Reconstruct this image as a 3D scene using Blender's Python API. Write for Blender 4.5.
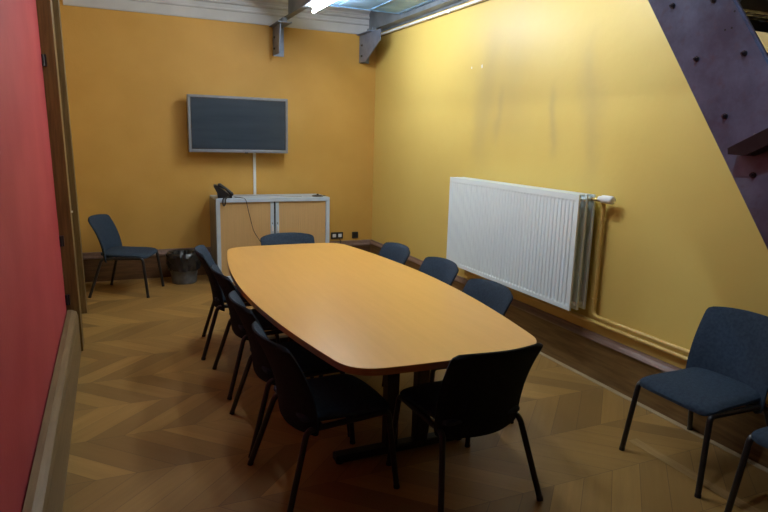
import bpy, bmesh, math, random
from mathutils import Vector, Matrix
random.seed(7)
PI = math.pi
scene = bpy.context.scene
COL = scene.collection
for o in list(bpy.data.objects): bpy.data.objects.remove(o)

# ------------------------------------------------------------------ camera
CAM_H = 1.73; FPX = 608.8; YAW = 0.42346; PITCH = 0.19326; ROLL = 0.02768
cd = bpy.data.cameras.new('camera'); cam = bpy.data.objects.new('camera', cd); COL.objects.link(cam)
fw = Vector((math.sin(YAW)*math.cos(PITCH), math.cos(YAW)*math.cos(PITCH), -math.sin(PITCH)))
rt = Vector((math.cos(YAW), -math.sin(YAW), 0)); up = rt.cross(fw)
r2 = rt*math.cos(ROLL)+up*math.sin(ROLL); u2 = -rt*math.sin(ROLL)+up*math.cos(ROLL)
M = Matrix((r2, u2, -fw)).transposed().to_4x4(); M.translation = Vector((0, 0, CAM_H))
cam.matrix_world = M
cd.sensor_width = 36; cd.lens = FPX/768*36; cd.clip_start = 0.03
scene.camera = cam

# ------------------------------------------------------------------ world, exposure
w = bpy.data.worlds.new('world'); scene.world = w; w.use_nodes = True
w.node_tree.nodes['Background'].inputs[0].default_value = (0.75, 0.85, 1, 1)
w.node_tree.nodes['Background'].inputs[1].default_value = 0.05
vs = scene.view_settings
vs.view_transform = 'Standard'; vs.look = 'None'; vs.gamma = 1; vs.use_curve_mapping = False
vs.exposure = 0.56
TUBE_POWER = (165, 108, 115)     # emission of the far, the middle and the near fluorescent tube
TUBE_COLOR = (0.90, 0.97, 1.0)

# ------------------------------------------------------------------ materials
def principled(name, col, rough=0.5, metal=0.0, spec=0.5):
    m = bpy.data.materials.new(name); m.use_nodes = True
    b = m.node_tree.nodes['Principled BSDF']
    b.inputs['Base Color'].default_value = (*col, 1); b.inputs['Roughness'].default_value = rough
    b.inputs['Metallic'].default_value = metal; b.inputs['Specular IOR Level'].default_value = spec
    return m, m.node_tree, b

def N(nt, t, **kw):
    n = nt.nodes.new(t)
    for k, v in kw.items(): setattr(n, k, v)
    return n
def L(nt, a, b): nt.links.new(a, b)
def math_n(nt, op, a, b=None, c=None):
    n = N(nt, 'ShaderNodeMath', operation=op)
    for i, v in enumerate((a, b, c)):
        if v is None: continue
        if isinstance(v, (int, float)): n.inputs[i].default_value = v
        else: L(nt, v, n.inputs[i])
    return n.outputs[0]
def mixcol(nt, fac, a, b, mode='MIX'):
    n = N(nt, 'ShaderNodeMix', data_type='RGBA', blend_type=mode)
    for i, v in ((0, fac), (6, a), (7, b)):
        if isinstance(v, (int, float)): n.inputs[i].default_value = v
        elif isinstance(v, tuple): n.inputs[i].default_value = (*v, 1)
        else: L(nt, v, n.inputs[i])
    return n.outputs[2]
def coords(nt, scale=(1, 1, 1)):
    tc = N(nt, 'ShaderNodeTexCoord'); mp = N(nt, 'ShaderNodeMapping')
    mp.inputs['Scale'].default_value = scale
    L(nt, tc.outputs['Object'], mp.inputs[0]); return mp.outputs[0]

def noisy(name, c1, c2, rough=0.6, scale=8, stretch=(1, 1, 1), bump=0.0, metal=0.0, detail=4, spec=0.5, bscale=None, lo=.35, hi=.65):
    m, nt, b = principled(name, c1, rough, metal, spec)
    v = coords(nt, stretch)
    no = N(nt, 'ShaderNodeTexNoise'); no.inputs['Scale'].default_value = scale; no.inputs['Detail'].default_value = detail
    L(nt, v, no.inputs['Vector'])
    mr = N(nt, 'ShaderNodeMapRange'); mr.inputs[1].default_value = lo; mr.inputs[2].default_value = hi
    L(nt, no.outputs[0], mr.inputs[0])
    L(nt, mixcol(nt, mr.outputs[0], c1, c2), b.inputs['Base Color'])
    if bump:
        n2 = N(nt, 'ShaderNodeTexNoise'); n2.inputs['Scale'].default_value = bscale or scale*6; n2.inputs['Detail'].default_value = 3
        L(nt, v, n2.inputs['Vector'])
        bp = N(nt, 'ShaderNodeBump'); bp.inputs['Strength'].default_value = bump; bp.inputs['Distance'].default_value = 0.01
        L(nt, n2.outputs[0], bp.inputs['Height']); L(nt, bp.outputs[0], b.inputs['Normal'])
    return m

m_red = noisy('red_paint', (0.36, 0.028, 0.042), (0.42, 0.048, 0.060), 0.55, 2.2, bump=0.12, bscale=40)
m_yback_dim = noisy('yellow_paint_back_dimmed', (0.54, 0.305, 0.060), (0.60, 0.345, 0.075), 0.6, 1.6, bump=0.12, bscale=45)  # same paint as the right wall; dimmer light put into the colour

def yellow_wall():
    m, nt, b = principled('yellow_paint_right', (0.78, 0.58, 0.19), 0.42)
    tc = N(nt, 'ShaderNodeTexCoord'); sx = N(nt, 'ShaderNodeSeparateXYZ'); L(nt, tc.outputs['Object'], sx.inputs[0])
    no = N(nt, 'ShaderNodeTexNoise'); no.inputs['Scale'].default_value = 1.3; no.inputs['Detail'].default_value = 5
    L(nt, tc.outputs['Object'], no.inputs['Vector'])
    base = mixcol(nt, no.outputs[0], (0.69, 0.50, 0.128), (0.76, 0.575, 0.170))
    # darker vertical streaks and wider patches on the upper wall: (y, half width, z low, z high, strength)
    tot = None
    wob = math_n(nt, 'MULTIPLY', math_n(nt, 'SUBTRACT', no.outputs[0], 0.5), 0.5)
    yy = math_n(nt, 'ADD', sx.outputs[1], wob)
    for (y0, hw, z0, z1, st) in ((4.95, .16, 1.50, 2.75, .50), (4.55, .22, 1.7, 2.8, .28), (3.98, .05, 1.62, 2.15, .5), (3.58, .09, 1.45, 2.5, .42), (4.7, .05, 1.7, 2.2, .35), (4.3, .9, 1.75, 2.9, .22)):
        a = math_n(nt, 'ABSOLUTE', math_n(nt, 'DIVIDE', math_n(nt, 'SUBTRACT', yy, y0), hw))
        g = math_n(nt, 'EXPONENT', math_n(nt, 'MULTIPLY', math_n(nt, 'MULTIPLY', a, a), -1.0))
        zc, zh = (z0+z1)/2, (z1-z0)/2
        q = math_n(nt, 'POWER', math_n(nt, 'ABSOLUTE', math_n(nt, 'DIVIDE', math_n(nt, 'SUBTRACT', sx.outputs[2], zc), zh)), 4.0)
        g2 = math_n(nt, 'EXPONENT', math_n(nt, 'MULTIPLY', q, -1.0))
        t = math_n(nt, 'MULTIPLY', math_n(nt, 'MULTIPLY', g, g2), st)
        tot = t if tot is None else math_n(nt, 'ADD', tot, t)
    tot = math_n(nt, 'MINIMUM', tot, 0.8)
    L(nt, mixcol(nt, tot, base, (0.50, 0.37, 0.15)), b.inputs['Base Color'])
    n2 = N(nt, 'ShaderNodeTexNoise'); n2.inputs['Scale'].default_value = 9; n2.inputs['Detail'].default_value = 6
    L(nt, tc.outputs['Object'], n2.inputs['Vector'])
    bp = N(nt, 'ShaderNodeBump'); bp.inputs['Strength'].default_value = 0.25; bp.inputs['Distance'].default_value = 0.01
    L(nt, n2.outputs[0], bp.inputs['Height']); L(nt, bp.outputs[0], b.inputs['Normal'])
    return m
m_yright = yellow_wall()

def parquet():
    """chevron oak: rows along X, 0.445 m deep, boards 0.195 m along the seam"""
    m, nt, b = principled('chevron_oak', (0.3, 0.17, 0.07), 0.35)
    tc = N(nt, 'ShaderNodeTexCoord'); sx = N(nt, 'ShaderNodeSeparateXYZ'); L(nt, tc.outputs['Object'], sx.inputs[0])
    X, Y = sx.outputs[0], sx.outputs[1]
    yr = math_n(nt, 'DIVIDE', math_n(nt, 'SUBTRACT', Y, 2.22-4.45), 0.445)
    row = math_n(nt, 'FLOOR', yr)
    fy = math_n(nt, 'MULTIPLY', math_n(nt, 'FRACT', yr), 0.445)
    par = math_n(nt, 'MODULO', row, 2.0)                     # 0: boards fall in +y, 1: rise
    up_ = math_n(nt, 'MULTIPLY', math_n(nt, 'SUBTRACT', 0.445, fy), par)
    dn_ = math_n(nt, 'MULTIPLY', fy, math_n(nt, 'SUBTRACT', 1.0, par))
    u = math_n(nt, 'ADD', X, math_n(nt, 'ADD', up_, dn_))
    ub = math_n(nt, 'DIVIDE', math_n(nt, 'ADD', u, 20.04), 0.195)
    bid = math_n(nt, 'FLOOR', ub); fu = math_n(nt, 'FRACT', ub)
    cmb = N(nt, 'ShaderNodeCombineXYZ'); L(nt, bid, cmb.inputs[0]); L(nt, row, cmb.inputs[1])
    wn = N(nt, 'ShaderNodeTexWhiteNoise', noise_dimensions='2D'); L(nt, cmb.outputs[0], wn.inputs['Vector'])
    # grain runs along the board
    v = math_n(nt, 'SUBTRACT', Y, 0.0)
    g = N(nt, 'ShaderNodeCombineXYZ'); L(nt, math_n(nt, 'MULTIPLY', u, 22.0), g.inputs[0]); L(nt, math_n(nt, 'MULTIPLY', v, 2.2), g.inputs[1]); L(nt, math_n(nt, 'MULTIPLY', wn.outputs[0], 37.0), g.inputs[2])
    gn = N(nt, 'ShaderNodeTexNoise'); gn.inputs['Scale'].default_value = 1.0; gn.inputs['Detail'].default_value = 5; gn.inputs['Roughness'].default_value = .6
    L(nt, g.outputs[0], gn.inputs['Vector'])
    big = N(nt, 'ShaderNodeTexNoise'); big.inputs['Scale'].default_value = 1.2; L(nt, tc.outputs['Object'], big.inputs['Vector'])
    c = mixcol(nt, wn.outputs[0], (0.19, 0.100, 0.025), (0.50, 0.285, 0.075))
    c = mixcol(nt, math_n(nt, 'MULTIPLY', gn.outputs[0], .75), c, (0.20, 0.115, 0.038))
    c = mixcol(nt, math_n(nt, 'MULTIPLY', big.outputs[0], .3), c, (0.30, 0.165, 0.05))
    e1 = math_n(nt, 'MINIMUM', fu, math_n(nt, 'SUBTRACT', 1.0, fu))
    gap = math_n(nt, 'LESS_THAN', e1, 0.013)
    e2 = math_n(nt, 'MINIMUM', fy, math_n(nt, 'SUBTRACT', 0.445, fy))
    gap2 = math_n(nt, 'LESS_THAN', e2, 0.002)
    gp = math_n(nt, 'MAXIMUM', gap, gap2)
    L(nt, mixcol(nt, math_n(nt, 'MULTIPLY', gp, .5), c, (0.06, 0.032, 0.014)), b.inputs['Base Color'])
    rr = math_n(nt, 'ADD', 0.33, math_n(nt, 'MULTIPLY', gn.outputs[0], 0.2)); L(nt, rr, b.inputs['Roughness'])
    bp = N(nt, 'ShaderNodeBump'); bp.inputs['Strength'].default_value = 0.25; bp.inputs['Distance'].default_value = 0.002
    L(nt, math_n(nt, 'SUBTRACT', gn.outputs[0], gp), bp.inputs['Height']); L(nt, bp.outputs[0], b.inputs['Normal'])
    return m
m_floor = parquet()

m_border = noisy('oak_border', (0.30, 0.175, 0.065), (0.38, 0.24, 0.10), 0.38, 6, (12, 1, 1), 0.1)
m_border2 = noisy('oak_border_worn', (0.34, 0.25, 0.14), (0.42, 0.32, 0.19), 0.4, 6, (10, 1, 1), 0.1)
m_skirt = noisy('brown_skirting_wood', (0.115, 0.060, 0.018), (0.19, 0.108, 0.036), 0.33, 5, (10, .8, 10), 0.08)
m_skirtx = noisy('brown_skirting_wood_cross', (0.085, 0.040, 0.018), (0.14, 0.070, 0.03), 0.38, 5, (.8, 10, 10), 0.08)
m_ledge = noisy('mauve_brown_ledge', (0.16, 0.095, 0.075), (0.21, 0.13, 0.10), 0.35, 6, (8, 1, 8), 0.05)
m_lskirt = noisy('faded_oak_skirting', (0.15, 0.098, 0.046), (0.20, 0.135, 0.068), 0.42, 5, (10, .8, 10), 0.08)
m_door = noisy('stained_door_wood', (0.10, 0.058, 0.016), (0.17, 0.10, 0.030), 0.35, 5, (12, 12, .8), 0.08)
m_door2 = noisy('stained_casing_wood', (0.11, 0.062, 0.02), (0.17, 0.10, 0.035), 0.35, 5, (12, 12, .8), 0.08)
m_plaster = noisy('white_plaster', (0.46, 0.48, 0.51), (0.53, 0.55, 0.58), 0.7, 3, bump=0.05)
m_ceiling = noisy('ceiling_plaster', (0.36, 0.36, 0.35), (0.42, 0.42, 0.40), 0.8, 2, bump=0.05)
m_backroom = noisy('dark_wall_paint', (0.10, 0.08, 0.06), (0.13, 0.10, 0.08), 0.7, 2, bump=0.05)

def table_wood():
    m, nt, b = principled('honey_beech_laminate', (0.7, 0.42, 0.16), 0.32)
    v = coords(nt, (9, .7, 1))
    no = N(nt, 'ShaderNodeTexNoise'); no.inputs['Scale'].default_value = 3; no.inputs['Detail'].default_value = 6; no.inputs['Distortion'].default_value = .6
    L(nt, v, no.inputs['Vector'])
    L(nt, mixcol(nt, no.outputs[0], (0.68, 0.355, 0.082), (0.78, 0.43, 0.115)), b.inputs['Base Color'])
    return m
m_table = table_wood()
m_tedge = noisy('dark_cherry_edge_band', (0.30, 0.115, 0.035), (0.36, 0.15, 0.048), 0.35, 5, (2, 2, 20))
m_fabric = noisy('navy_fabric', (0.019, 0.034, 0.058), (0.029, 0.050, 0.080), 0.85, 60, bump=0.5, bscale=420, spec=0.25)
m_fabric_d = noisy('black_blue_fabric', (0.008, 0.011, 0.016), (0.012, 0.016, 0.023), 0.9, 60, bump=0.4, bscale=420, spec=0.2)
m_black = noisy('black_powder_coat', (0.010, 0.009, 0.010), (0.016, 0.014, 0.015), 0.38, 30, bump=0.03)
m_rubber = noisy('black_rubber', (0.012, 0.012, 0.012), (0.02, 0.02, 0.02), 0.8, 30)
m_blackplastic = noisy('black_plastic', (0.012, 0.012, 0.014), (0.02, 0.02, 0.022), 0.35, 20)
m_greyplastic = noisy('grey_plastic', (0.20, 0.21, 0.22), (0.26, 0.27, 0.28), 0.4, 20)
m_white = noisy('white_plastic', (0.78, 0.80, 0.82), (0.82, 0.84, 0.86), 0.35, 10)
m_rad = noisy('white_radiator_enamel', (0.82, 0.93, 0.98), (0.84, 0.95, 0.99), 0.28, 3)
m_raddark = noisy('radiator_inner_grey', (0.50, 0.56, 0.62), (0.56, 0.62, 0.68), 0.45, 5)
m_silver = noisy('silver_bezel', (0.22, 0.235, 0.27), (0.26, 0.275, 0.31), 0.35, 12, metal=0.35)
m_cab = noisy('light_grey_cabinet_metal', (0.47, 0.57, 0.68), (0.52, 0.62, 0.73), 0.4, 8)
m_tin = noisy('galvanised_bucket', (0.10, 0.115, 0.14), (0.16, 0.18, 0.21), 0.4, 14, metal=0.5)
m_bag = noisy('black_bin_liner', (0.010, 0.011, 0.013), (0.02, 0.021, 0.024), 0.28, 8, bump=0.6, bscale=18)
m_galv = noisy('galvanised_deck_sheet', (0.13, 0.28, 0.48), (0.26, 0.46, 0.72), 0.38, 5, bump=0.05, metal=0.3)
m_steel = noisy('grey_painted_steel', (0.13, 0.155, 0.19), (0.19, 0.22, 0.26), 0.45, 6, metal=0.3)
m_bracket = noisy('blue_grey_bracket_steel', (0.16, 0.20, 0.30), (0.22, 0.27, 0.38), 0.42, 9, metal=0.3)
m_boltsteel = noisy('dark_bolt_steel', (0.06, 0.06, 0.07), (0.12, 0.12, 0.13), 0.3, 80, metal=0.8)
def stringer_steel():
    m, nt, b = principled('mottled_raw_steel', (0.1, 0.1, 0.14), 0.38, 0.4)
    v = coords(nt)
    n1 = N(nt, 'ShaderNodeTexNoise'); n1.inputs['Scale'].default_value = 3.5; n1.inputs['Detail'].default_value = 8; n1.inputs['Roughness'].default_value = .65; L(nt, v, n1.inputs['Vector'])
    n2 = N(nt, 'ShaderNodeTexNoise'); n2.inputs['Scale'].default_value = 22; n2.inputs['Detail'].default_value = 4; L(nt, v, n2.inputs['Vector'])
    mr = N(nt, 'ShaderNodeMapRange'); mr.inputs[1].default_value = .35; mr.inputs[2].default_value = .65; L(nt, n1.outputs[0], mr.inputs[0])
    c = mixcol(nt, mr.outputs[0], (0.095, 0.095, 0.15), (0.20, 0.25, 0.38))
    mr2 = N(nt, 'ShaderNodeMapRange'); mr2.inputs[1].default_value = .55; mr2.inputs[2].default_value = .75; L(nt, n2.outputs[0], mr2.inputs[0])
    c = mixcol(nt, math_n(nt, 'MULTIPLY', mr2.outputs[0], .5), c, (0.15, 0.10, 0.12))
    L(nt, c, b.inputs['Base Color'])
    return m
m_string = stringer_steel()
m_ochre = noisy('ochre_pipe_paint', (0.66, 0.45, 0.13), (0.72, 0.50, 0.16), 0.33, 8)
m_brass = noisy('brass', (0.5, 0.36, 0.13), (0.55, 0.4, 0.16), 0.3, 10, metal=1.0)
m_cable = noisy('dark_cable', (0.018, 0.016, 0.016), (0.026, 0.022, 0.022), 0.5, 10)
m_greycable = noisy('grey_cable', (0.30, 0.31, 0.32), (0.34, 0.35, 0.36), 0.5, 10)
m_chip = noisy('bare_plaster', (0.82, 0.82, 0.80), (0.88, 0.88, 0.86), 0.8, 30)

def tambour():
    m, nt, b = principled('beech_tambour', (0.55, 0.35, 0.18), 0.45)
    v = coords(nt, (30, 1, 1.2))
    no = N(nt, 'ShaderNodeTexNoise'); no.inputs['Scale'].default_value = 2; no.inputs['Detail'].default_value = 5; L(nt, v, no.inputs['Vector'])
    L(nt, mixcol(nt, no.outputs[0], (0.54, 0.350, 0.150), (0.66, 0.435, 0.20)), b.inputs['Base Color'])
    return m
m_tamb = tambour()
def screen():
    m, nt, b = principled('dark_screen_glass', (0.02, 0.03, 0.045), 0.22)
    v = coords(nt, (.7, 1, 7))
    no = N(nt, 'ShaderNodeTexNoise'); no.inputs['Scale'].default_value = 2; L(nt, v, no.inputs['Vector'])
    L(nt, mixcol(nt, no.outputs[0], (0.024, 0.036, 0.055), (0.044, 0.064, 0.088)), b.inputs['Base Color'])
    return m
m_screen = screen()
def emitter(power):
    m = bpy.data.materials.new('fluorescent_glow'); m.use_nodes = True
    b = m.node_tree.nodes['Principled BSDF']
    b.inputs['Base Color'].default_value = (.9, .9, .9, 1)
    b.inputs['Emission Color'].default_value = (*TUBE_COLOR, 1); b.inputs['Emission Strength'].default_value = power
    return m

# ------------------------------------------------------------------ mesh helpers
def link(o): COL.objects.link(o); return o
def obj(name, bm, m, parent=None, smooth=False, loc=None):
    me = bpy.data.meshes.new(name)
    bmesh.ops.recalc_face_normals(bm, faces=bm.faces[:])
    bm.to_mesh(me); bm.free()
    ms = m if isinstance(m, (list, tuple)) else [m]
    for x in ms: me.materials.append(x)
    if smooth:
        for p in me.polygons: p.use_smooth = True
        try: me.set_sharp_from_angle(angle=math.radians(38))
        except Exception: pass
    o = link(bpy.data.objects.new(name, me))
    if parent: o.parent = parent
    if loc: o.location = loc
    return o
def tag(o, label, cat, group=None, kind=None):
    if label: o['label'] = label
    if cat: o['category'] = cat
    if group: o['group'] = group
    if kind: o['kind'] = kind
    return o
def thing(name, label, cat, loc=(0, 0, 0), rz=0, group=None):
    o = link(bpy.data.objects.new(name, None)); o.location = loc; o.rotation_euler = (0, 0, rz)
    o.empty_display_size = .1
    return tag(o, label, cat, group)
def struct(name, bm, m, label=None, parent=None, smooth=False):
    o = obj(name, bm, m, parent, smooth)
    if not parent: o['kind'] = 'structure'
    if label: o['label'] = label
    return o
def box(bm, x0, x1, y0, y1, z0, z1, bev=0.0, mi=0, seg=2):
    r = bmesh.ops.create_cube(bm, size=1)
    vs_ = r['verts']
    for v in vs_:
        v.co = Vector(((x0+x1)/2+v.co.x*(x1-x0), (y0+y1)/2+v.co.y*(y1-y0), (z0+z1)/2+v.co.z*(z1-z0)))
    fs = set(f for v in vs_ for f in v.link_faces)
    for f in fs: f.material_index = mi
    if bev:
        es = list(set(e for v in vs_ for e in v.link_edges))
        bmesh.ops.bevel(bm, geom=es, offset=bev, segments=seg, affect='EDGES', profile=.5)
    return bm
def B(*a, **k): return box(bmesh.new(), *a, **k)
def tube(bm, pts, r, seg=10, cap=True, flat=1.0):
    pts = [Vector(p) for p in pts]; n = len(pts); rings = []
    t0 = (pts[1]-pts[0]).normalized()
    ref = Vector((0, 0, 1)) if abs(t0.z) < .9 else Vector((1, 0, 0))
    nrm = (ref - t0*ref.dot(t0)).normalized()
    for i, p in enumerate(pts):
        if i == 0: t = (pts[1]-p)
        elif i == n-1: t = (p-pts[-2])
        else: t = (pts[i+1]-p).normalized()+(p-pts[i-1]).normalized()
        t.normalize()
        nrm = (nrm - t*nrm.dot(t)).normalized(); bn = t.cross(nrm)
        rr = r[i] if isinstance(r, (list, tuple)) else r
        rings.append([bm.verts.new(p+(nrm*math.cos(a)+bn*math.sin(a)*flat)*rr) for a in [2*PI*k/seg for k in range(seg)]])
    for a, b_ in zip(rings, rings[1:]):
        for k in range(seg): bm.faces.new((a[k], a[(k+1) % seg], b_[(k+1) % seg], b_[k]))
    if cap: bm.faces.new(rings[0][::-1]); bm.faces.new(rings[-1])
    return bm
def T(pts, r, **k): return tube(bmesh.new(), pts, r, **k)
def fillet(pts, rad, n=6):
    pts = [Vector(p) for p in pts]; out = [pts[0]]
    for i in range(1, len(pts)-1):
        a = (pts[i-1]-pts[i]); b_ = (pts[i+1]-pts[i]); d = min(rad, a.length*.49, b_.length*.49)
        p0 = pts[i]+a.normalized()*d; p1 = pts[i]+b_.normalized()*d
        for k in range(n+1):
            t = k/n; out.append((1-t)**2*p0+2*t*(1-t)*pts[i]+t*t*p1)
    out.append(pts[-1]); return out
def lathe(bm, prof, seg=32, c=(0, 0, 0), wob=None):
    rings = []
    for i, (r, z) in enumerate(prof):
        rings.append([bm.verts.new((c[0]+(r*(wob(k, i) if wob else 1))*math.cos(2*PI*k/seg), c[1]+(r*(wob(k, i) if wob else 1))*math.sin(2*PI*k/seg), c[2]+z)) for k in range(seg)])
    for a, b_ in zip(rings, rings[1:]):
        for k in range(seg): bm.faces.new((a[k], a[(k+1) % seg], b_[(k+1) % seg], b_[k]))
    if prof[0][0] > 0: bm.faces.new(rings[0][::-1])
    if prof[-1][0] > 0: bm.faces.new(rings[-1])
    return bm
def prism(bm, poly, axis, a0, a1, mi=0):
    """extrude a 2-D polygon along axis 0 (poly = y,z), 1 (x,z) or 2 (x,y)"""
    def P(p, a): return {0: (a, p[0], p[1]), 1: (p[0], a, p[1]), 2: (p[0], p[1], a)}[axis]
    A = [bm.verts.new(P(p, a0)) for p in poly]; C = [bm.verts.new(P(p, a1)) for p in poly]
    n = len(poly); fs = [bm.faces.new(A), bm.faces.new(C[::-1])]
    for k in range(n): fs.append(bm.faces.new((A[k], C[k], C[(k+1) % n], A[(k+1) % n])))
    for f in fs: f.material_index = mi
    return bm
def PR(*a, **k): return prism(bmesh.new(), *a, **k)
def hexbolt(bm, c, r, h, d=(-1, 0, 0)):
    d = Vector(d).normalized(); c = Vector(c)
    tube(bm, [c, c+d*h*.35], r*1.35, seg=16); tube(bm, [c+d*h*.3, c+d*h], r, seg=6); tube(bm, [c+d*h, c+d*h*1.5], r*.5, seg=8)
    return bm

# ------------------------------------------------------------------ the room
XL, XR, YB, YF, ZC = -0.36, 3.24, 7.617, -1.3, 4.2
struct('floor', B(-1.6, XR+.1, YF, YB+.1, -.1, 0), m_floor, 'oak chevron parquet floor')
tr = struct('trim_1', B(3.165, 3.205, YF, YB-.03, 0, .004), m_border2, 'pale worn floor strip along the right skirting')
struct('border_strip', B(2.72, 2.79, YF, 2.44, 0, .0015), m_border, 'light oak strip in the parquet', tr)
struct('wall_right', B(XR, XR+.15, YF, YB+.1, 0, ZC), m_yright, 'yellow painted right wall with faint darker streaks')
struct('wall_back', B(-1.6, XR, YB, YB+.15, 0, ZC), m_yback_dim, 'yellow painted back wall, same paint toned for dimmer light')
struct('wall_left', B(XL-.15, XL, YF, 5.16, 0, 2.80), m_red, 'red painted left wall')
struct('wall_left_upper', B(XL-.21, XL-.056, YF, 5.16, 2.80, ZC), m_plaster, 'white plastered wall above the red partition')
struct('wall_left_far', B(XL-.15, XL, 6.42, YB, 0, ZC), m_yback_dim, 'yellow painted wall beyond the door')
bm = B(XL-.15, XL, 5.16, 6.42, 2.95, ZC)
struct('wall_left_lintel', bm, m_yback_dim, 'wall above the tall door')
struct('wall_behind', B(-1.6, XR+.1, YF-.15, YF, 0, ZC), m_backroom, 'plain wall behind the camera')
struct('ceiling', B(-1.6, XR+.1, YF-.15, YB+.15, ZC, ZC+.1), m_ceiling, 'white plaster ceiling')
# cornice of the back wall
prof = [(0, 3.003), (-.018, 3.003), (-.024, 3.02), (-.028, 3.115), (-.052, 3.118), (-.055, 3.135), (-.034, 3.142), (-.036, 3.185), (-.070, 3.192), (-.074, 3.21), (-.048, 3.222), (-.056, 3.25), (-.095, 3.275), (-.10, 3.30), (-.08, 3.31), (-.10, 3.36), (-.16, 3.44), (-.24, 3.52), (-.30, 3.58), (-.30, 3.62), (-.38, 3.70), (0, 3.70)]
struct('trim_2', PR([(YB+a, z) for a, z in prof], 0, XL, XR), m_plaster, 'white moulded plaster cornice on the back wall', smooth=False)
# skirtings
struct('baseboard_right', PR([(XR, 0), (XR-.035, 0), (XR-.035, .285), (XR-.032, .29), (XR, .29)], 1, YF, YB), m_skirt, 'brown wooden skirting of the right wall')
o = bpy.data.objects['baseboard_right']
struct('skirting_ledge', PR([(XR, .29), (XR-.045, .29), (XR-.048, .298), (XR-.038, .312), (XR-.022, .325), (XR-.014, .34), (XR, .34)], 1, YF, YB), m_ledge, 'mauve brown moulded skirting top', o)
o = struct('baseboard_back', PR([(YB, 0), (YB-.035, 0), (YB-.035, .265), (YB, .27)], 0, XL, XR-.03), m_skirtx, 'dark brown wooden skirting of the back wall')
struct('skirting_ledge', PR([(YB, .27), (YB-.045, .27), (YB-.045, .285), (YB-.03, .30), (YB-.02, .335), (YB, .34)], 0, XL, XR-.03), m_ledge, None, o)
struct('baseboard_left', PR([(XL, 0), (XL+.075, 0), (XL+.072, .30), (XL+.062, .335), (XL+.03, .35), (XL, .352)], 1, YF, 5.12), m_lskirt, 'faded oak skirting below the red wall', smooth=False)
# the tall door in the left wall
o = struct('door_1', B(XL-.06, XL-.02, 5.32, 6.24, .01, 2.85, .002), m_door, 'tall dark stained wooden door in the left wall')
bm = bmesh.new()
for z0, z1 in ((.25, .95), (1.1, 2.0), (2.1, 2.7)):
    box(bm, XL-.02, XL-.008, 5.45, 6.10, z0, z1, .004)
struct('door_panel', bm, m_door2, None, o)
struct('door_casing', B(XL-.02, XL+.09, 5.14, 5.31, 0, 2.93, .004), m_door, 'dark stained near door casing', o)
struct('door_casing', B(XL-.02, XL+.085, 6.25, 6.42, 0, 2.93, .004), m_door2, None, o)
struct('door_casing', B(XL-.02, XL+.085, 5.31, 6.25, 2.86, 2.95, .004), m_door2, None, o)
struct('casing_bead', T([(XL+.088, 5.305, 0.01), (XL+.088, 5.305, 2.86)], .004, seg=8), m_lskirt, 'thin pale bead', o)
bm = bmesh.new()
for z in (.43, .89, 2.2):
    tube(bm, [(XL+.008, 5.128, z-.04), (XL+.008, 5.128, z+.04)], .012, seg=10)
    box(bm, XL, XL+.03, 5.125, 5.14, z-.04, z+.04)
struct('hinge', bm, m_blackplastic, 'black door hinges', o, True)
struct('door_catch', T([(XL+.09, 5.22, 1.10), (XL+.102, 5.22, 1.10)], .008, seg=12), m_white, 'small white catch', o, True)

# the old partition leans out by a centimetre or two per metre
for nm in ('wall_left', 'wall_left_far', 'wall_left_lintel', 'door_1', 'door_panel', 'door_casing', 'door_casing.001', 'door_casing.002', 'casing_bead', 'hinge', 'door_catch'):
    me = bpy.data.objects[nm].data
    for v in me.vertices: v.co.x -= .020*v.co.z

# ------------------------------------------------------------------ steel gallery
gal = thing('steel_gallery', 'galvanised steel gallery deck and beams under the ceiling along the right wall', 'gallery', (2.5, 5, 3.0))
def G(name, bm, m, label=None, smooth=False, loc0=(2.5, 5, 3.0), par=None):
    bmesh.ops.translate(bm, verts=bm.verts[:], vec=-Vector(loc0))
    o = obj(name, bm, m, par or gal, smooth)
    if label: o['label'] = label
    return o
YG = 2.45     # near end of the gallery, where the stair lands
bm = bmesh.new()   # left beam: channel, web stops short of the wall, lower flange runs on
box(bm, 1.945, 1.955, YG, 7.15, 3.06, 3.26); box(bm, 1.945, 2.00, YG, 7.15, 3.25, 3.26); box(bm, 1.935, 2.005, YG, 7.45, 3.05, 3.062)
G('beam', bm, m_steel)
bm = bmesh.new()   # right beam
box(bm, 3.11, 3.12, YG, 7.56, 3.06, 3.29); box(bm, 3.11, 3.232, YG, 7.56, 3.05, 3.062); box(bm, 3.222, 3.232, YG, 7.56, 3.028, 3.05); box(bm, 3.11, 3.20, YG, 7.56, 3.28, 3.292)
G('beam', bm, m_steel)
bm = bmesh.new()   # troughed sheet deck
n = 30
poly = []
y = YG; zl, zh = 3.098, 3.104
box(bm, 1.957, 3.108, YG, 6.60, 3.10, 3.115)
for k in range(0, 5):
    yy = 6.60-.005-k*.98
    box(bm, 1.957, 3.108, yy-.012, yy, 3.094, 3.10)
G('deck_sheet', bm, m_galv)
bm = bmesh.new()
for xx in (2.34, 2.72, 3.06): box(bm, xx-.01, xx+.01, YG, 6.60, 3.095, 3.10)
G('deck_seam', bm, m_galv)
for yy in (2.7, 4.85):
    bm = bmesh.new(); box(bm, 1.957, 3.108, yy-.03, yy+.03, 3.07, 3.08); box(bm, 1.957, 3.108, yy-.004, yy+.004, 3.08, 3.094)
    G('cross_beam', bm, m_steel)
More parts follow.
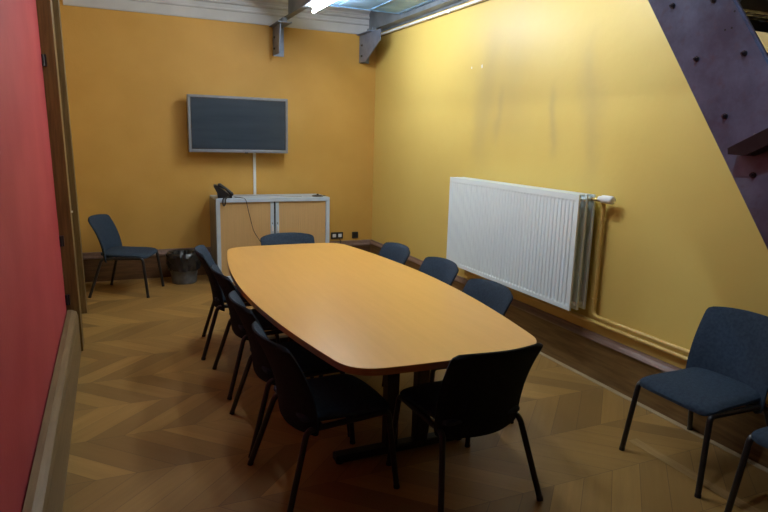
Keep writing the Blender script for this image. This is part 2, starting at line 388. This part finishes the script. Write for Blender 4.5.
# wall brackets
def bracket(name, label, x, gus, s):
    t = thing(name, label, 'bracket', (x, YB, 2.66), 0, None)
    t['group'] = 'steel brackets carrying the gallery'
    def g(nm, bm, m, sm=False):
        bmesh.ops.translate(bm, verts=bm.verts[:], vec=(-x, -YB, -2.66)); return obj(nm, bm, m, t, sm)
    g('gusset_plate', PR(gus, 0, x-.006, x+.006), m_bracket)
    g('wall_plate', B(x-.006, x+.13*s, YB-.012, YB-.0005, 2.655, 2.985, .002), m_bracket)
    g('seat_plate', B(x-.05, x+.12, YB-.42, YB-.01, 2.985, 2.997, .002), m_bracket)
    g('packer', B(x+.02, x+.08, YB-.36, YB-.18, 2.997, 3.049, .004), m_steel)
    for z in (2.73, 2.86):
        bm = bmesh.new(); hexbolt(bm, (x-.006, YB-.10, z), .011, .012); g('bolt', bm, m_blackplastic, True)
    return t
bracket('wall_bracket', 'narrow grey steel bracket under the left gallery beam beside the lamp', 1.885, [(YB-.012, 2.66), (YB-.30, 2.66), (YB-.34, 2.985), (YB-.012, 2.985)], 1)
bracket('wall_bracket', 'tapered blue grey steel bracket in the corner of the yellow walls', 3.01, [(YB-.012, 2.66), (YB-.22, 2.655), (YB-.66, 2.86), (YB-.66, 2.985), (YB-.012, 2.985)], 1)

# ------------------------------------------------------------------ fluorescent lamps under the deck
def lamp(label, y0, y1, power, x=2.04, z=3.0):
    t = thing('fluorescent_lamp', label, 'lamp', (x, (y0+y1)/2, z)); h = (y1-y0)/2
    obj('lamp_housing', B(-.035, .035, -h-.02, h+.02, .045, .092, .006), m_white, t)
    for s in (-1, 1):
        obj('lamp_holder', B(-.014, .014, s*(h+.008)-.012, s*(h+.008)+.012, -.016, .045, .003), m_white, t)
    obj('fluorescent_tube', T([(0, -h, 0), (0, h, 0)], .0135, seg=16), emitter(power), t, True)
lamp('glowing white fluorescent tube under the gallery deck near the back wall', 5.30, 6.50, TUBE_POWER[0])
lamp('glowing white fluorescent tube under the gallery deck above the table middle', 2.95, 4.45, TUBE_POWER[1])
lamp('glowing white fluorescent tube hanging high over the open left side of the room', 3.9, 5.1, TUBE_POWER[2], .9, 3.85)
for yy in (4.1, 4.9):
    o = obj('suspension_wire', T([(.9, yy, 3.94), (.9, yy, ZC)], .003, seg=6), m_greycable); o.parent = bpy.data.objects['fluorescent_lamp.002']; o.location = (-.9, -4.5, -3.85)

# ceiling spotlight added out of view to light the stair
t = thing('spotlight', 'unseen cool white spotlight added on the high ceiling to light the steel staircase', 'lamp', (.15, 1.1, ZC))
aim = Vector((1.92, 1.58, 2.08))-Vector((.15, 1.1, ZC-.16)); aim.normalize()
obj('ceiling_base', lathe(bmesh.new(), [(.06, -.02), (.06, -.0005), (0, -.0005)], 24), m_white, t, True)
obj('lamp_arm', T([(0, 0, -.02), (0, 0, -.12)], .01), m_white, t, True)
h0 = Vector((0, 0, -.14))-aim*.07
obj('lamp_head', T([h0, h0+aim*.01, h0+aim*.13, h0+aim*.15], [.035, .05, .055, .058], cap=False, seg=24), m_white, t, True)
ld = bpy.data.lights.new('added_spot_beam', 'SPOT'); ld.energy = 85; ld.color = (.72, .84, 1.0); ld.spot_size = math.radians(28); ld.spot_blend = 1.0; ld.shadow_soft_size = .04
lo_ = link(bpy.data.objects.new('added_spot_beam', ld)); lo_.parent = t; lo_.location = h0+aim*.10
lo_.rotation_euler = aim.to_track_quat('-Z', 'Y').to_euler()

# cable trunking high on the right wall
t = thing('cable_trunking', 'thin white cable trunking along the top of the right wall', 'trunking', (XR, 5, 3.0))
obj('duct', B(-.022, -.0005, -2.55, 2.55, -.010, .014, .003), m_white, t)
obj('duct_joint', B(-.027, -.0005, .70, .73, -.022, .018, .003), m_white, t)
obj('cable', T([(-.006, -2.55, -.020), (-.006, 2.55, -.020)], .005, seg=8), m_door, t, True)

# ------------------------------------------------------------------ stair
SX = 1.92
st = thing('steel_staircase', 'mottled purple grey steel staircase rising at the right edge', 'staircase', (SX, .3, 0))
def S(name, bm, m, par=None, label=None, smooth=False):
    bmesh.ops.translate(bm, verts=bm.verts[:], vec=(-SX, -.3, 0)); o = obj(name, bm, m, par or st, smooth)
    if label: o['label'] = label
    return o
ls = (2.272-1.406)/(1.862-1.255)
lo = lambda y: 2.272+(y-1.862)*ls
hi = lambda y: 2.206+(y-1.490)*ls
y_b = 1.255-1.406/ls
str_poly = [(y_b, 0.0), (y_b-.30, 0.0), (1.490+(3.09-2.206)/ls, 3.09), (1.862+(3.09-2.272)/ls, 3.09)]
s1 = S('stringer', PR(str_poly, 0, SX, SX+.010), m_string)
bm = bmesh.new()
def flange(bm, f, x0, x1, th, ya=0.05, yb=2.2):
    prism(bm, [(ya, f(ya)), (yb, f(yb)), (yb, f(yb)+th), (ya, f(ya)+th)], 0, x0, x1)
flange(bm, lambda y: lo(y), SX+.009, SX+.05, .012, .35, 2.4); flange(bm, lambda y: hi(y)-.012, SX+.009, SX+.018, .012, .05, 2.0)
S('stringer_flange', bm, m_string, s1)
s2 = S('stringer', PR(str_poly, 0, 2.78, 2.79), m_string)
for (yy, zz) in ((1.74, 2.23), (1.61, 2.03), (1.43, 2.03), (1.47, 1.83), (1.34, 1.64), (1.57, 2.22), (1.21, 1.45), (1.07, 1.25), (.93, 1.05)):
    bm = bmesh.new(); hexbolt(bm, (SX, yy, zz), .0075, .011); S('bolt', bm, m_boltsteel, s1, None, True)
for (yy, zz) in ((1.512, 2.115), (1.488, 2.118), (1.47, 2.20), (1.485, 2.17)):
    S('drill_hole', T([(SX-.001, yy, zz), (SX+.001, yy, zz)], .0035, seg=10), m_blackplastic, s1)
# inclined steel angle bolted on the outer face
c0 = Vector((SX, 1.40, 1.712)); c1 = Vector((SX, 1.10, 1.872))
d = (c1-c0)
bm = PR([(c0.y, c0.z-.008), (c0.y-.06, c0.z-.010), (c1.y, c1.z-.045), (c1.y, c1.z+.008), (c0.y+.004, c0.z+.012)], 0, SX-.055, SX-.001)
S('step_support_angle', bm, m_blackplastic, None, 'dark steel angle')
for f in (.22, .42, .62):
    p = c0+d*f; bm = T([(SX-.03, p.y, p.z+.006), (SX-.03, p.y-.002, p.z+.026)], .005, seg=8); S('stud', bm, m_silver, bpy.data.objects['step_support_angle'], None, True)
# perforated treads
rise = 0.2
for k in range(1, 15):
    z = rise*k+.02; yc = 1.490-.02+(z-2.206)/ls+.12
    if z > 3.0: break
    bm = bmesh.new()
    y0, y1 = yc-.10, yc+.14
    for j in range(6): box(bm, SX+.012, 2.778, y0+j*.04, y0+j*.04+.018, z, z+.006)
    for j in range(9): box(bm, SX+.012+j*.0925, SX+.03+j*.0925, y0, y1, z-.001, z+.005)
    box(bm, SX+.011, 2.779, y0-.004, y0, z-.035, z+.006); box(bm, SX+.011, 2.779, y1, y1+.004, z-.035, z+.006)
    S('tread', bm, m_blackplastic)
# handrail posts and rail
hr = T([(SX+.03, .05, .98), (SX+.03, 2.0, .98+1.95*ls)], .017, seg=12)

hr.free()

# ------------------------------------------------------------------ conference table
TC = (1.416, 3.82)
def bow(pts_n=80):
    # half width as function of s along length, length 3.0
    out = []
    W1, W0, LH, SB = .683, .512, 1.515, .035
    side = [(W1-(W1-W0)*abs(t)**1.9, t*LH) for t in [i/20 for i in range(-20, 21)]]
    right = side; left = [(-x, y) for x, y in side[::-1]]
    end_t = [(x, LH+SB*(1-(x/W0)**2)) for x in [W0*(1-i/6) for i in range(1, 12)]]
    end_b = [(x, -LH-SB*(1-(x/W0)**2)) for x in [-W0*(1-i/6) for i in range(1, 12)]]
    poly = right+end_t+left+end_b
    return poly
def round_poly(poly, corners, r):
    pts = [Vector((a, b, 0)) for a, b in poly]
    out = []; n = len(pts)
    for i, p in enumerate(pts):
        near = [c for c in corners if (p-Vector((*c, 0))).length < r*.98]
        if near:
            c = Vector((*near[0], 0))
            if (p-c).length < 1e-6:
                # find entry / exit
                j = i
                while (pts[j % n]-c).length < r: j -= 1
                a = c+(pts[j % n]-c).normalized()*r
                j = i
                while (pts[j % n]-c).length < r: j += 1
                b = c+(pts[j % n]-c).normalized()*r
                for k in range(9):
                    t = k/8; q = (1-t)**2*a+2*t*(1-t)*c+t*t*b; out.append((q.x, q.y))
        else: out.append((p.x, p.y))
    return out
tp = round_poly(bow(), [(.512, 1.515), (-.512, 1.515), (.512, -1.515), (-.512, -1.515)], .14)
tab = thing('conference_table', 'long boat shaped honey wood conference table in the room middle', 'table', (TC[0], TC[1], 0))
obj('tabletop', PR(tp, 2, .737, .740), m_table, tab)
bm = PR(tp, 2, .706, .737)
obj('edge_band', bm, m_tedge, tab)['label'] = 'dark cherry brown edge and underside'
for sy in (-1, 1):
    y = sy*.99
    for x in (-.055, .13):
        obj('column', B(x-.035-.02, x+.035-.02, y-.035, y+.035, .05, .68, .006), m_black, tab)
    obj('foot', B(-.40, .40, y-.035, y+.035, .012, .055, .008), m_black, tab)
    obj('support_arm', B(-.42, .42, y-.03, y+.03, .68, .706, .004), m_black, tab)
    for s in (-1, 1): obj('levelling_glide', T([(s*.37, y, 0), (s*.37, y, .014)], .022, seg=16), m_rubber, tab, True)
obj('beam', B(-.03, .03, -.96, .96, .64, .68, .004), m_black, tab)

# ------------------------------------------------------------------ chairs
def slab(f, nu, nv, thick, edge=.3):
    """closed cushion: f(u,v) -> (point, normal), u in -1..1, v in 0..1"""
    bm = bmesh.new(); A = []; C = []
    for j in range(nv+1):
        ra, rc = [], []
        for i in range(nu+1):
            u = math.sin((-1+2*i/nu)*PI/2)*.35+(-1+2*i/nu)*.65; v = .5-.5*math.cos(PI*j/nv)*.45-.5*(1-2*j/nv)*.55
            p, n = f(u, v)
            e = (max(0, 1-abs(u)**9)*max(0, 1-abs(2*v-1)**9))**.5
            h = thick/2*(edge+(1-edge)*e)
            ra.append(bm.verts.new(p+n*h)); rc.append(bm.verts.new(p-n*h))
        A.append(ra); C.append(rc)
    for j in range(nv):
        for i in range(nu):
            bm.faces.new((A[j][i], A[j][i+1], A[j+1][i+1], A[j+1][i])); bm.faces.new((C[j][i], C[j+1][i], C[j+1][i+1], C[j][i+1]))
    for i in range(nu):
        bm.faces.new((A[0][i], C[0][i], C[0][i+1], A[0][i+1])); bm.faces.new((A[nv][i], A[nv][i+1], C[nv][i+1], C[nv][i]))
    for j in range(nv):
        bm.faces.new((A[j][0], A[j+1][0], C[j+1][0], C[j][0])); bm.faces.new((A[j][nu], C[j][nu], C[j+1][nu], A[j+1][nu]))
    return bm
def corner(v, top, r, length):
    """shrink of half width close to an end (rounded corners)"""
    d = (1-v)*length if top else v*length
    return 0 if d >= r else r-math.sqrt(max(0, r*r-(r-d)**2))
def back_f(u, v):
    z = .358+.467*v
    hw = .240+.014*v**1.5-corner(v, True, .032, .45)-corner(v, False, .05, .45)*.6
    y = u*hw
    x = -.226-.142*v**2.1+.070*(abs(u)**2.1)*(1-.1*v)
    z2 = z-.014*(abs(u)**3)*v
    n = Vector((1, -.56*u, .03+.60*v**1.2)).normalized()
    return Vector((x, y, z2)), n
def seat_f(u, v):
    hw = .235-.02*(1-v)-corner(v, True, .06, .47)-corner(v, False, .03, .47)
    x = -.226+.470*v+.012*(1-u*u)*v; y = u*hw
    z = .442-.020*max(0, (v-.7)/.3)**2+.012*(1-v)**3-.006*u**2
    return Vector((x, y, z)), Vector((.25*max(0, v-.7), 0, 1)).normalized()
def make_chair():
    t = thing('conference_chair', '', 'chair')
    obj('seat', slab(seat_f, 18, 22, .05), m_fabric, t, True)
    bm = slab(back_f, 20, 22, .028)
    bmesh.ops.recalc_face_normals(bm, faces=bm.faces[:]); bm.normal_update()
    for f in bm.faces:
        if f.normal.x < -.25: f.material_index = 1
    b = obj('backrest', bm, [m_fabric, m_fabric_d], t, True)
    for s in (-1, 1):
        # front leg, side rail, rear leg: an inverted U of black tube
        obj('leg', T(fillet([(.265, s*.252, .004), (.218, s*.226, .412), (.16, s*.226, .412)], .03), .0148, seg=12), m_black, t, True)
        obj('leg', T(fillet([(-.325, s*.285, .004), (-.205, s*.220, .400), (-.13, s*.220, .402)], .035), .0148, seg=12), m_black, t, True)
        obj('side_rail', T([(.16, s*.226, .412), (-.13, s*.220, .402)], .0148, seg=12), m_black, t, True)
        for lx, ly in ((.265, .252), (-.325, .285)):
            obj('foot_cap', T([(lx, s*ly, 0), (lx-.002 if lx > 0 else lx+.005, s*ly*.996, .018)], .0158, seg=12), m_rubber, t, True)
    for x in (.13, -.13):
        obj('cross_rail', T([(x, -.226, .408), (x, .226, .408)], .009, seg=10), m_black, t, True)
    return t
def copy_tree(o, parent=None):
    c = o.copy(); COL.objects.link(c); c.parent = parent
    for ch in list(o.children): copy_tree(ch, c)
    return c
chairs = [
 # x, y, heading deg, label, group
 (.940, 4.87, -8, 'dark blue chair on the red wall side of the table, nearest the cabinet', 'chairs around the conference table'),
 (.958, 4.13, 1, 'dark blue chair on the red wall side of the table, second from the cabinet end', 'chairs around the conference table'),
 (.940, 3.335, 0, 'dark blue chair on the red wall side of the table, third from the cabinet end', 'chairs around the conference table'),
 (.945, 2.725, 5, 'dark blue chair on the red wall side of the table, closest to the camera', 'chairs around the conference table'),
 (1.90, 4.62, 180, 'dark blue chair between table and right wall, farthest, left of the radiator', 'chairs around the conference table'),
 (1.95, 3.93, 180, 'dark blue chair between table and right wall, middle one at the radiator left edge', 'chairs around the conference table'),
 (1.88, 3.17, 180, 'dark blue chair between table and right wall, below the radiator middle', 'chairs around the conference table'),
 (1.465, 5.14, -90, 'dark blue chair at the far table end in front of the cabinet', 'chairs around the conference table'),
 (1.545, 2.455, 92, 'dark chair seen from behind at the near end of the table', 'chairs around the conference table'),
 (2.868, 2.12, 180, 'dark blue chair fully in view against the right wall below the stair', 'chairs standing along the walls'),
 (2.860, 1.45, 180, 'dark blue chair cut off by the lower right corner of the photo', 'chairs standing along the walls'),
 (.140, 6.99, -21.6, 'dark chair alone in the far left corner by the bin', 'chairs standing along the walls'),
]
proto = make_chair()
for i, (x, y, a, lab, grp) in enumerate(chairs):
    o = proto if i == 0 else copy_tree(proto)
    o.location = (x, y, 0); o.rotation_euler = (0, 0, math.radians(a)); o['label'] = lab; o['group'] = grp

# ------------------------------------------------------------------ television
TVX, TVZ = 1.43, 1.822
tv = thing('television', 'wide flat television with silver frame and dark screen on the back wall', 'television', (TVX, YB, TVZ), 0)
hw, hh = .585, .325
D0, D1 = -.185, -.095
bz = .030
bm = bmesh.new()
box(bm, -hw, hw, D0, D1, hh-bz, hh, .004); box(bm, -hw, hw, D0, D1, -hh, -hh+bz+.006, .004)
box(bm, -hw, -hw+bz, D0, D1, -hh+bz, hh-bz, .004); box(bm, hw-bz, hw, D0, D1, -hh+bz, hh-bz, .004)
f = obj('frame', bm, m_silver, tv)
obj('inner_bezel', B(-hw+bz-.002, hw-bz+.002, D0+.006, D1-.002, -hh+bz, hh-bz+.002, .002), m_blackplastic, tv)
obj('screen', B(-hw+bz+.010, hw-bz-.010, D0+.003, D0+.010, -hh+bz+.016, hh-bz-.010), m_screen, tv)
obj('rear_housing', B(-hw+.08, hw-.08, D1, -.04, -hh+.08, hh-.08, .01), m_blackplastic, tv)
obj('wall_mount', B(-.25, .25, -.04, -.0005, -.18, .18, .004), m_blackplastic, tv)
bm = bmesh.new()
for k in range(5): box(bm, -.035+k*.015, -.026+k*.015, D0-.0012, D0+.001, -hh+.012, -hh+.021)
obj('logo', bm, m_greyplastic, tv)
obj('sensor', B(.055, .095, D0-.002, D0+.01, -hh-.008, -hh+.004, .001), m_blackplastic, tv)
t = tag(obj('cable_duct', B(-.017, .017, -.018, -.0005, 0, .62, .003), m_white, None, False, (1.636, YB, .90)), 'narrow white vertical cable duct between television and cabinet', 'cable duct')

# ------------------------------------------------------------------ tambour cabinet
cx0, cx1, cy0, cy1, cz = 1.08, 2.445, 7.09, 7.56, 0.985
cab = thing('tambour_cabinet', 'low light grey office cabinet with two beech slatted sliding doors', 'cabinet', ((cx0+cx1)/2, cy0, 0))
W2 = (cx1-cx0)/2
dpt = cy1-cy0
bm = bmesh.new()
fr = .045
box(bm, -W2, W2, 0, dpt, cz-.045, cz, .004)
box(bm, -W2, -W2+fr, 0, dpt, .0, cz-.045, .003); box(bm, W2-fr, W2, 0, dpt, 0, cz-.045, .003)
box(bm, -W2+fr, W2-fr, 0, dpt, 0, .07, .003); box(bm, -W2+fr, W2-fr, dpt-.01, dpt, .07, cz-.045)
obj('carcass', bm, m_cab, cab)
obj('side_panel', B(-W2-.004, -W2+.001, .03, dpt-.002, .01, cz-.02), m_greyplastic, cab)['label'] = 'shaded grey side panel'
for s in (-1, 1):
    x0, x1 = (-W2+fr+.002, -.052) if s < 0 else (.052, W2-fr-.002)
    bm = bmesh.new(); n = 22; wv = (x1-x0)/n
    for k in range(n):
        box(bm, x0+k*wv+.001, x0+(k+1)*wv-.001, .02, .03, .072, cz-.047)
    box(bm, x0, x1, .025, .033, .072, cz-.047)
    dd = obj('door', bm, m_tamb, cab)
    e0, e1 = (-.052, -.010) if s < 0 else (.010, .052)
    obj('edge_profile', B(e0, e1, .012, .034, .072, cz-.047, .003), m_cab, dd)
    bm = bmesh.new(); box(bm, (e0+e1)/2-.007, (e0+e1)/2+.007, -.008, .014, .590, .655, .003)
    obj('handle', bm, m_white, dd)
    obj('lock', T([((e0+e1)/2, .012, .685), ((e0+e1)/2, .004, .685)], .006, seg=12), m_blackplastic, dd, True)
obj('inner_shadow_gap', B(-.011, .011, .03, .05, .072, cz-.047), m_blackplastic, cab)

# things on the cabinet
ph = thing('desk_phone', 'black desk phone tilted on the left end of the cabinet top', 'phone', (1.165, 7.22, cz), math.radians(-8))
# local: slopes up towards -x
prof_ = [(.115, .004), (.118, .022), (-.055, .150), (-.078, .152), (-.088, .135), (-.05, .06), (-.045, .004)]
bm = bmesh.new(); prism(bm, prof_, 1, -.085, .085); obj('phone_body', bm, m_blackplastic, ph)
sl = (Vector((-.055, 0, .150))-Vector((.118, 0, .022))); L_ = sl.length; sl.normalize(); nn = Vector((-sl.z, 0, sl.x)) if -sl.z > 0 else Vector((sl.z, 0, -sl.x))
nn = Vector((sl.z, 0, -sl.x)); nn = nn if nn.z > 0 else -nn
o0 = Vector((.118, 0, .022))
bm = bmesh.new()
for r_ in range(4):
    for c_ in range(3):
        p = o0+sl*(.025+r_*.020)+Vector((0, .012+c_*.022, 0))+nn*.002
        box(bm, p.x-.007, p.x+.007, p.y-.008, p.y+.008, p.z-.003, p.z+.003)
obj('keypad', bm, m_greyplastic, ph)
p0 = o0+sl*.12; p1 = o0+sl*.19
bm = bmesh.new(); vs4 = [bm.verts.new(q) for q in (p0+Vector((0, .0, 0))+nn*.003, p0+Vector((0, .075, 0))+nn*.003, p1+Vector((0, .075, 0))+nn*.003, p1+Vector((0, 0, 0))+nn*.003)]
bm.faces.new(vs4); bmesh.ops.solidify(bm, geom=bm.faces[:], thickness=.003)
obj('display', bm, m_screen, ph)
a = o0+sl*.005+nn*.012; b_ = o0+sl*.205+nn*.014
pts = [a+Vector((0, -.055, 0))-nn*.008, a+sl*.02+Vector((0, -.055, 0))+nn*.006, a+sl*.06+Vector((0, -.055, 0))+nn*.013, (a+b_)/2+Vector((0, -.055, 0))+nn*.016, b_-sl*.06+Vector((0, -.055, 0))+nn*.013, b_-sl*.02+Vector((0, -.055, 0))+nn*.006, b_+Vector((0, -.055, 0))-nn*.006]
obj('handset', T(pts, [.018, .026, .017, .015, .017, .026, .018], seg=14, flat=1.1), m_blackplastic, ph, True)
# coiled handset cord drooping over the front edge
co = []
base = [Vector((.06, -.10, .01)), Vector((.03, -.122, .012)), Vector((0.012, -.152, .0)), Vector((.008, -.165, -.045)), Vector((.02, -.168, -.085)), Vector((.038, -.165, -.05)), Vector((.040, -.152, 0.0)), Vector((.055, -.125, .012)), Vector((.075, -.088, .02))]
bs = fillet(base, .03, 5)
obj('handset_cord', T(bs, .0075, seg=8), m_cable, ph, True)
bm = T(fillet([(1.31, 7.20, cz+.006), (1.37, 7.14, cz+.006), (1.415, 7.075, cz-.002), (1.44, 7.066, .85), (1.50, 7.070, .60), (1.60, 7.072, .44), (1.70, 7.074, .30), (1.78, 7.06, .004), (1.9, 7.0, .004)], .05), .004, seg=8)
tag(obj('phone_cable', bm, m_cable, None, True), 'thin dark cable from the phone hanging down the cabinet front', 'cable')
bm = T(fillet([(1.33, 7.34, cz+.004), (1.42, 7.45, cz+.004), (1.55, 7.38, cz+.004), (1.68, 7.46, cz+.004), (1.80, 7.36, cz+.004), (1.95, 7.24, cz+.004), (2.12, 7.20, cz+.004)], .06), .0035, seg=8)
tag(obj('thin_cable', bm, m_greycable, None, True), 'thin grey cable lying across the cabinet top', 'cable')
t = thing('cable_puck', 'small flat black device at the right end of the cabinet top', 'device', (2.33, 7.22, cz))
obj('base', lathe(bmesh.new(), [(.07, 0), (.075, .006), (.055, .014), (.02, .018)], 24), m_blackplastic, t, True)
obj('knob', lathe(bmesh.new(), [(.014, .016), (.014, .028), (.008, .032)], 16), m_blackplastic, t, True)
obj('lead', T(fillet([(.06, 0, .006), (.1, .0, .006), (.12, .05, .004)], .02), .004, seg=8), m_blackplastic, t, True)

# sockets on the back wall
t = thing('double_socket', 'black double wall socket with two white inserts right of the cabinet', 'socket', (2.73, YB, .415))
obj('socket_plate', B(-.085, .085, -.014, -.0005, -.045, .045, .004), m_blackplastic, t)
for s in (-1, 1):
    obj('socket_insert', B(s*.04-.024, s*.04+.024, -.018, -.013, -.022, .022, .003), m_white, t)
t = thing('single_socket', 'small square black wall socket nearest the room corner', 'socket', (2.99, YB, .412))
obj('socket_plate', B(-.044, .044, -.014, -.0005, -.044, .044, .004), m_blackplastic, t)
obj('socket_insert', B(-.024, .024, -.017, -.013, -.024, .024, .003), m_rubber, t)
bm = T(fillet([(2.76, YB-.01, .375), (2.765, YB-.055, .36), (2.765, YB-.06, .2), (2.76, YB-.06, .004), (2.5, YB-.08, .004)], .03), .004, seg=8)
tag(obj('socket_cable', bm, m_cable, None, True), 'thin dark cable hanging below the double wall socket', 'cable')

# ------------------------------------------------------------------ waste bin
bn = thing('waste_bin', 'round grey metal waste bin with a black liner beside the lone corner chair', 'bin', (.725, 7.27, 0))
obj('bucket', lathe(bmesh.new(), [(.135, 0), (.138, .006), (.146, .10), (.149, .105), (.149, .112), (.151, .115), (.156, .19), (.160, .195), (.160, .203), (.168, .325), (.164, .325), (.140, .02)], 40), m_tin, bn, True)
def crumple(k, i):
    if i < 1: return 1.0
    return 1+.045*math.sin(k*2.3+i*1.1)+.035*math.sin(k*.9-i*2.1)+random.uniform(-.025, .03)
obj('bin_liner', lathe(bmesh.new(), [(.163, .20), (.176, .16), (.180, .19), (.184, .23), (.186, .27), (.192, .31), (.188, .345), (.170, .362), (.14, .35), (.12, .29), (.05, .25), (.01, .245)], 44, wob=crumple), m_bag, bn, True)

# ------------------------------------------------------------------ radiator
rx0, rx1, ry0, ry1, rz0, rz1 = 3.04, 3.205, 3.393, 5.22, .505, 1.362
rad = thing('radiator', 'large white ribbed panel radiator hung on the right wall', 'radiator', (rx0, ry0, 0))
def R_(name, bm, m, label=None, smooth=False, par=None):
    bmesh.ops.translate(bm, verts=bm.verts[:], vec=(-rx0, -ry0, 0)); o = obj(name, bm, m, par or rad, smooth)
    if label: o['label'] = label
    return o
def panel(x, front=True):
    """pressed sheet, ribs 33 mm apart, facing -x"""
    bm = bmesh.new(); n = 43; pitch = (ry1-ry0-.03)/n
    zs = [rz0, rz0+.030, rz0+.045, rz1-.055, rz1-.040, rz1]
    amp = [0, 0, 1, 1, 0, 0]
    ys = [ry0]
    offs = [0]
    for k in range(n):
        y0 = ry0+.015+k*pitch
        for f_, a_ in ((.0, 0), (.30, 0), (.42, 1), (.88, 1)):
            ys.append(y0+f_*pitch); offs.append(a_)
    ys.append(ry1); offs.append(0)
    F = [[bm.verts.new((x+.0055*a_*am, y, z)) for y, a_ in zip(ys, offs)] for z, am in zip(zs, amp)]
    Bk = [[bm.verts.new((x+.016, y, z)) for y in (ry0, ry1)] for z in (rz0, rz1)]
    for j in range(len(zs)-1):
        for i in range(len(ys)-1): bm.faces.new((F[j][i], F[j][i+1], F[j+1][i+1], F[j+1][i]))
    bm.faces.new([Bk[0][0], Bk[1][0], Bk[1][1], Bk[0][1]])
    bm.faces.new([v for v in F[0]]+[Bk[0][1], Bk[0][0]]); bm.faces.new([v for v in F[-1]][::-1]+[Bk[1][0], Bk[1][1]])
    bm.faces.new([F[j][0] for j in range(6)]+[Bk[1][0], Bk[0][0]]); bm.faces.new([F[j][-1] for j in range(6)][::-1]+[Bk[0][1], Bk[1][1]])
    return bm
for i, x in enumerate((rx0, rx0+.070, rx0+.140)):
    R_('panel', panel(x), m_rad)
for x in (rx0+.018, rx0+.088):
    bm = bmesh.new(); n = 70; p = (ry1-ry0-.12)/n; y = ry0+.06
    A = []
    for k in range(n+1):
        xx = x+(.001 if k % 2 == 0 else .048); A.append((xx, y+k*p))
    top = [bm.verts.new((a_, b2, rz1-.05)) for a_, b2 in A]; bot = [bm.verts.new((a_, b2, rz0+.05)) for a_, b2 in A]
    for k in range(n): bm.faces.new((top[k], top[k+1], bot[k+1], bot[k]))
    R_('convector_fins', bm, m_raddark, 'folded grey convector sheet')
# connection headers seen on the open end
for z in (rz0+.045, rz1-.035):
    bm = bmesh.new(); tube(bm, [(rx0+.008, ry0+.025, z), (rx1-.03, ry0+.025, z)], .014, seg=12); tube(bm, [(rx0+.045, ry0-.012, z), (rx0+.045, ry0+.03, z)], .010, seg=8)
    R_('header_tube', bm, m_rad, None, True)
bm = bmesh.new()
for x0, x1 in ((rx0+.017, rx0+.069), (rx0+.087, rx0+.139)):
    for k in range(58):
        yy = ry0+.03+k*(ry1-ry0-.07)/57; box(bm, x0, x1, yy, yy+.018, rz1-.003, rz1)
    box(bm, x0, x1, ry0+.02, ry0+.024, rz1-.006, rz1); box(bm, (x0+x1)/2-.003, (x0+x1)/2+.003, ry0+.02, ry1-.02, rz1-.005, rz1+.0005)
R_('top_grille', bm, m_rad)
for yy in (ry0+.28, ry1-.28):
    bm = B(rx1-.03, XR-.001, yy-.02, yy+.02, rz0+.08, rz1-.06); R_('wall_hanger', bm, m_raddark)
bm = bmesh.new()
zv = rz1-.012
tube(bm, [(rx0+.13, ry0+.01, zv-.02), (rx0+.13, ry0-.09, zv-.02)], .012, seg=12); R_('valve_body', bm, m_brass, 'small brass valve', True)
bm = T([(rx0+.13, ry0-.060, zv-.010), (rx0+.13, ry0-.085, zv-.010), (rx0+.13, ry0-.095, zv-.010), (rx0+.13, ry0-.18, zv-.010), (rx0+.13, ry0-.192, zv-.010), (rx0+.13, ry0-.197, zv-.010)], [.018, .021, .028, .030, .025, .014], seg=24)
R_('thermostat_knob', bm, m_white, None, True)
# heating pipes, painted like the wall
px = XR-.035
pts = fillet([(rx0+.13, ry0-.075, zv-.04), (px, ry0-.075, zv-.04), (px, ry0-.075, .475), (px, ry0-.35, .475), (px, YF+.01, .475)], .05, 8)
pp = thing('heating_pipe', 'ochre painted heating pipe dropping from the radiator valve then along the right wall', 'pipe', (px, ry0, 0))
def P_(name, bm, m, par, smooth=True):
    bmesh.ops.translate(bm, verts=bm.verts[:], vec=-par.location); return obj(name, bm, m, par, smooth)
P_('pipe', T(pts, .0145, seg=16), m_ochre, pp)
for z in (1.19, .60):
    P_('pipe_clip', T([(px, ry0-.075, z-.007), (px, ry0-.075, z+.007)], .021, seg=16), m_ochre, pp)
    P_('clip_stem', T([(px+.015, ry0-.075, z), (XR-.0005, ry0-.075, z)], .005, seg=8), m_ochre, pp)
P_('pipe_joint', T([(px, ry0-.20, .475), (px, ry0-.235, .475)], .018, seg=16), m_ochre, pp)
pp2 = thing('heating_pipe', 'lower ochre painted heating pipe running from under the radiator along the right wall', 'pipe', (px, ry0, 0))
pts = fillet([(px, ry1-.1, rz0+.03), (px, ry1-.1, .43), (px, 4.0, .43), (px, YF+.01, .43)], .04, 8)
P_('pipe', T(pts, .0145, seg=16), m_ochre, pp2)
for yy in (2.9, 4.3):
    P_('pipe_clip', T([(px, yy-.006, .43), (px, yy+.006, .43)], .019, seg=16), m_ochre, pp2)
    P_('clip_stem', T([(px+.015, yy, .43), (XR-.0005, yy, .43)], .005, seg=8), m_ochre, pp2)
# two spots of bare plaster on the right wall
for (yy, zz, s, lab) in ((5.25, 2.405, .010, 'smaller white chip of bare plaster on the right wall'), (5.07, 2.405, .014, 'larger white chip of bare plaster on the right wall')):
    bm = bmesh.new(); prism(bm, [(yy+s*math.cos(a)*random.uniform(.6, 1.0), zz+s*1.3*math.sin(a)*random.uniform(.7, 1.1)) for a in [k*PI/5 for k in range(10)]], 0, XR-.0012, XR-.0002)
    o = obj('plaster_chip', bm, m_chip); o.parent = bpy.data.objects['wall_right']; o['label'] = lab
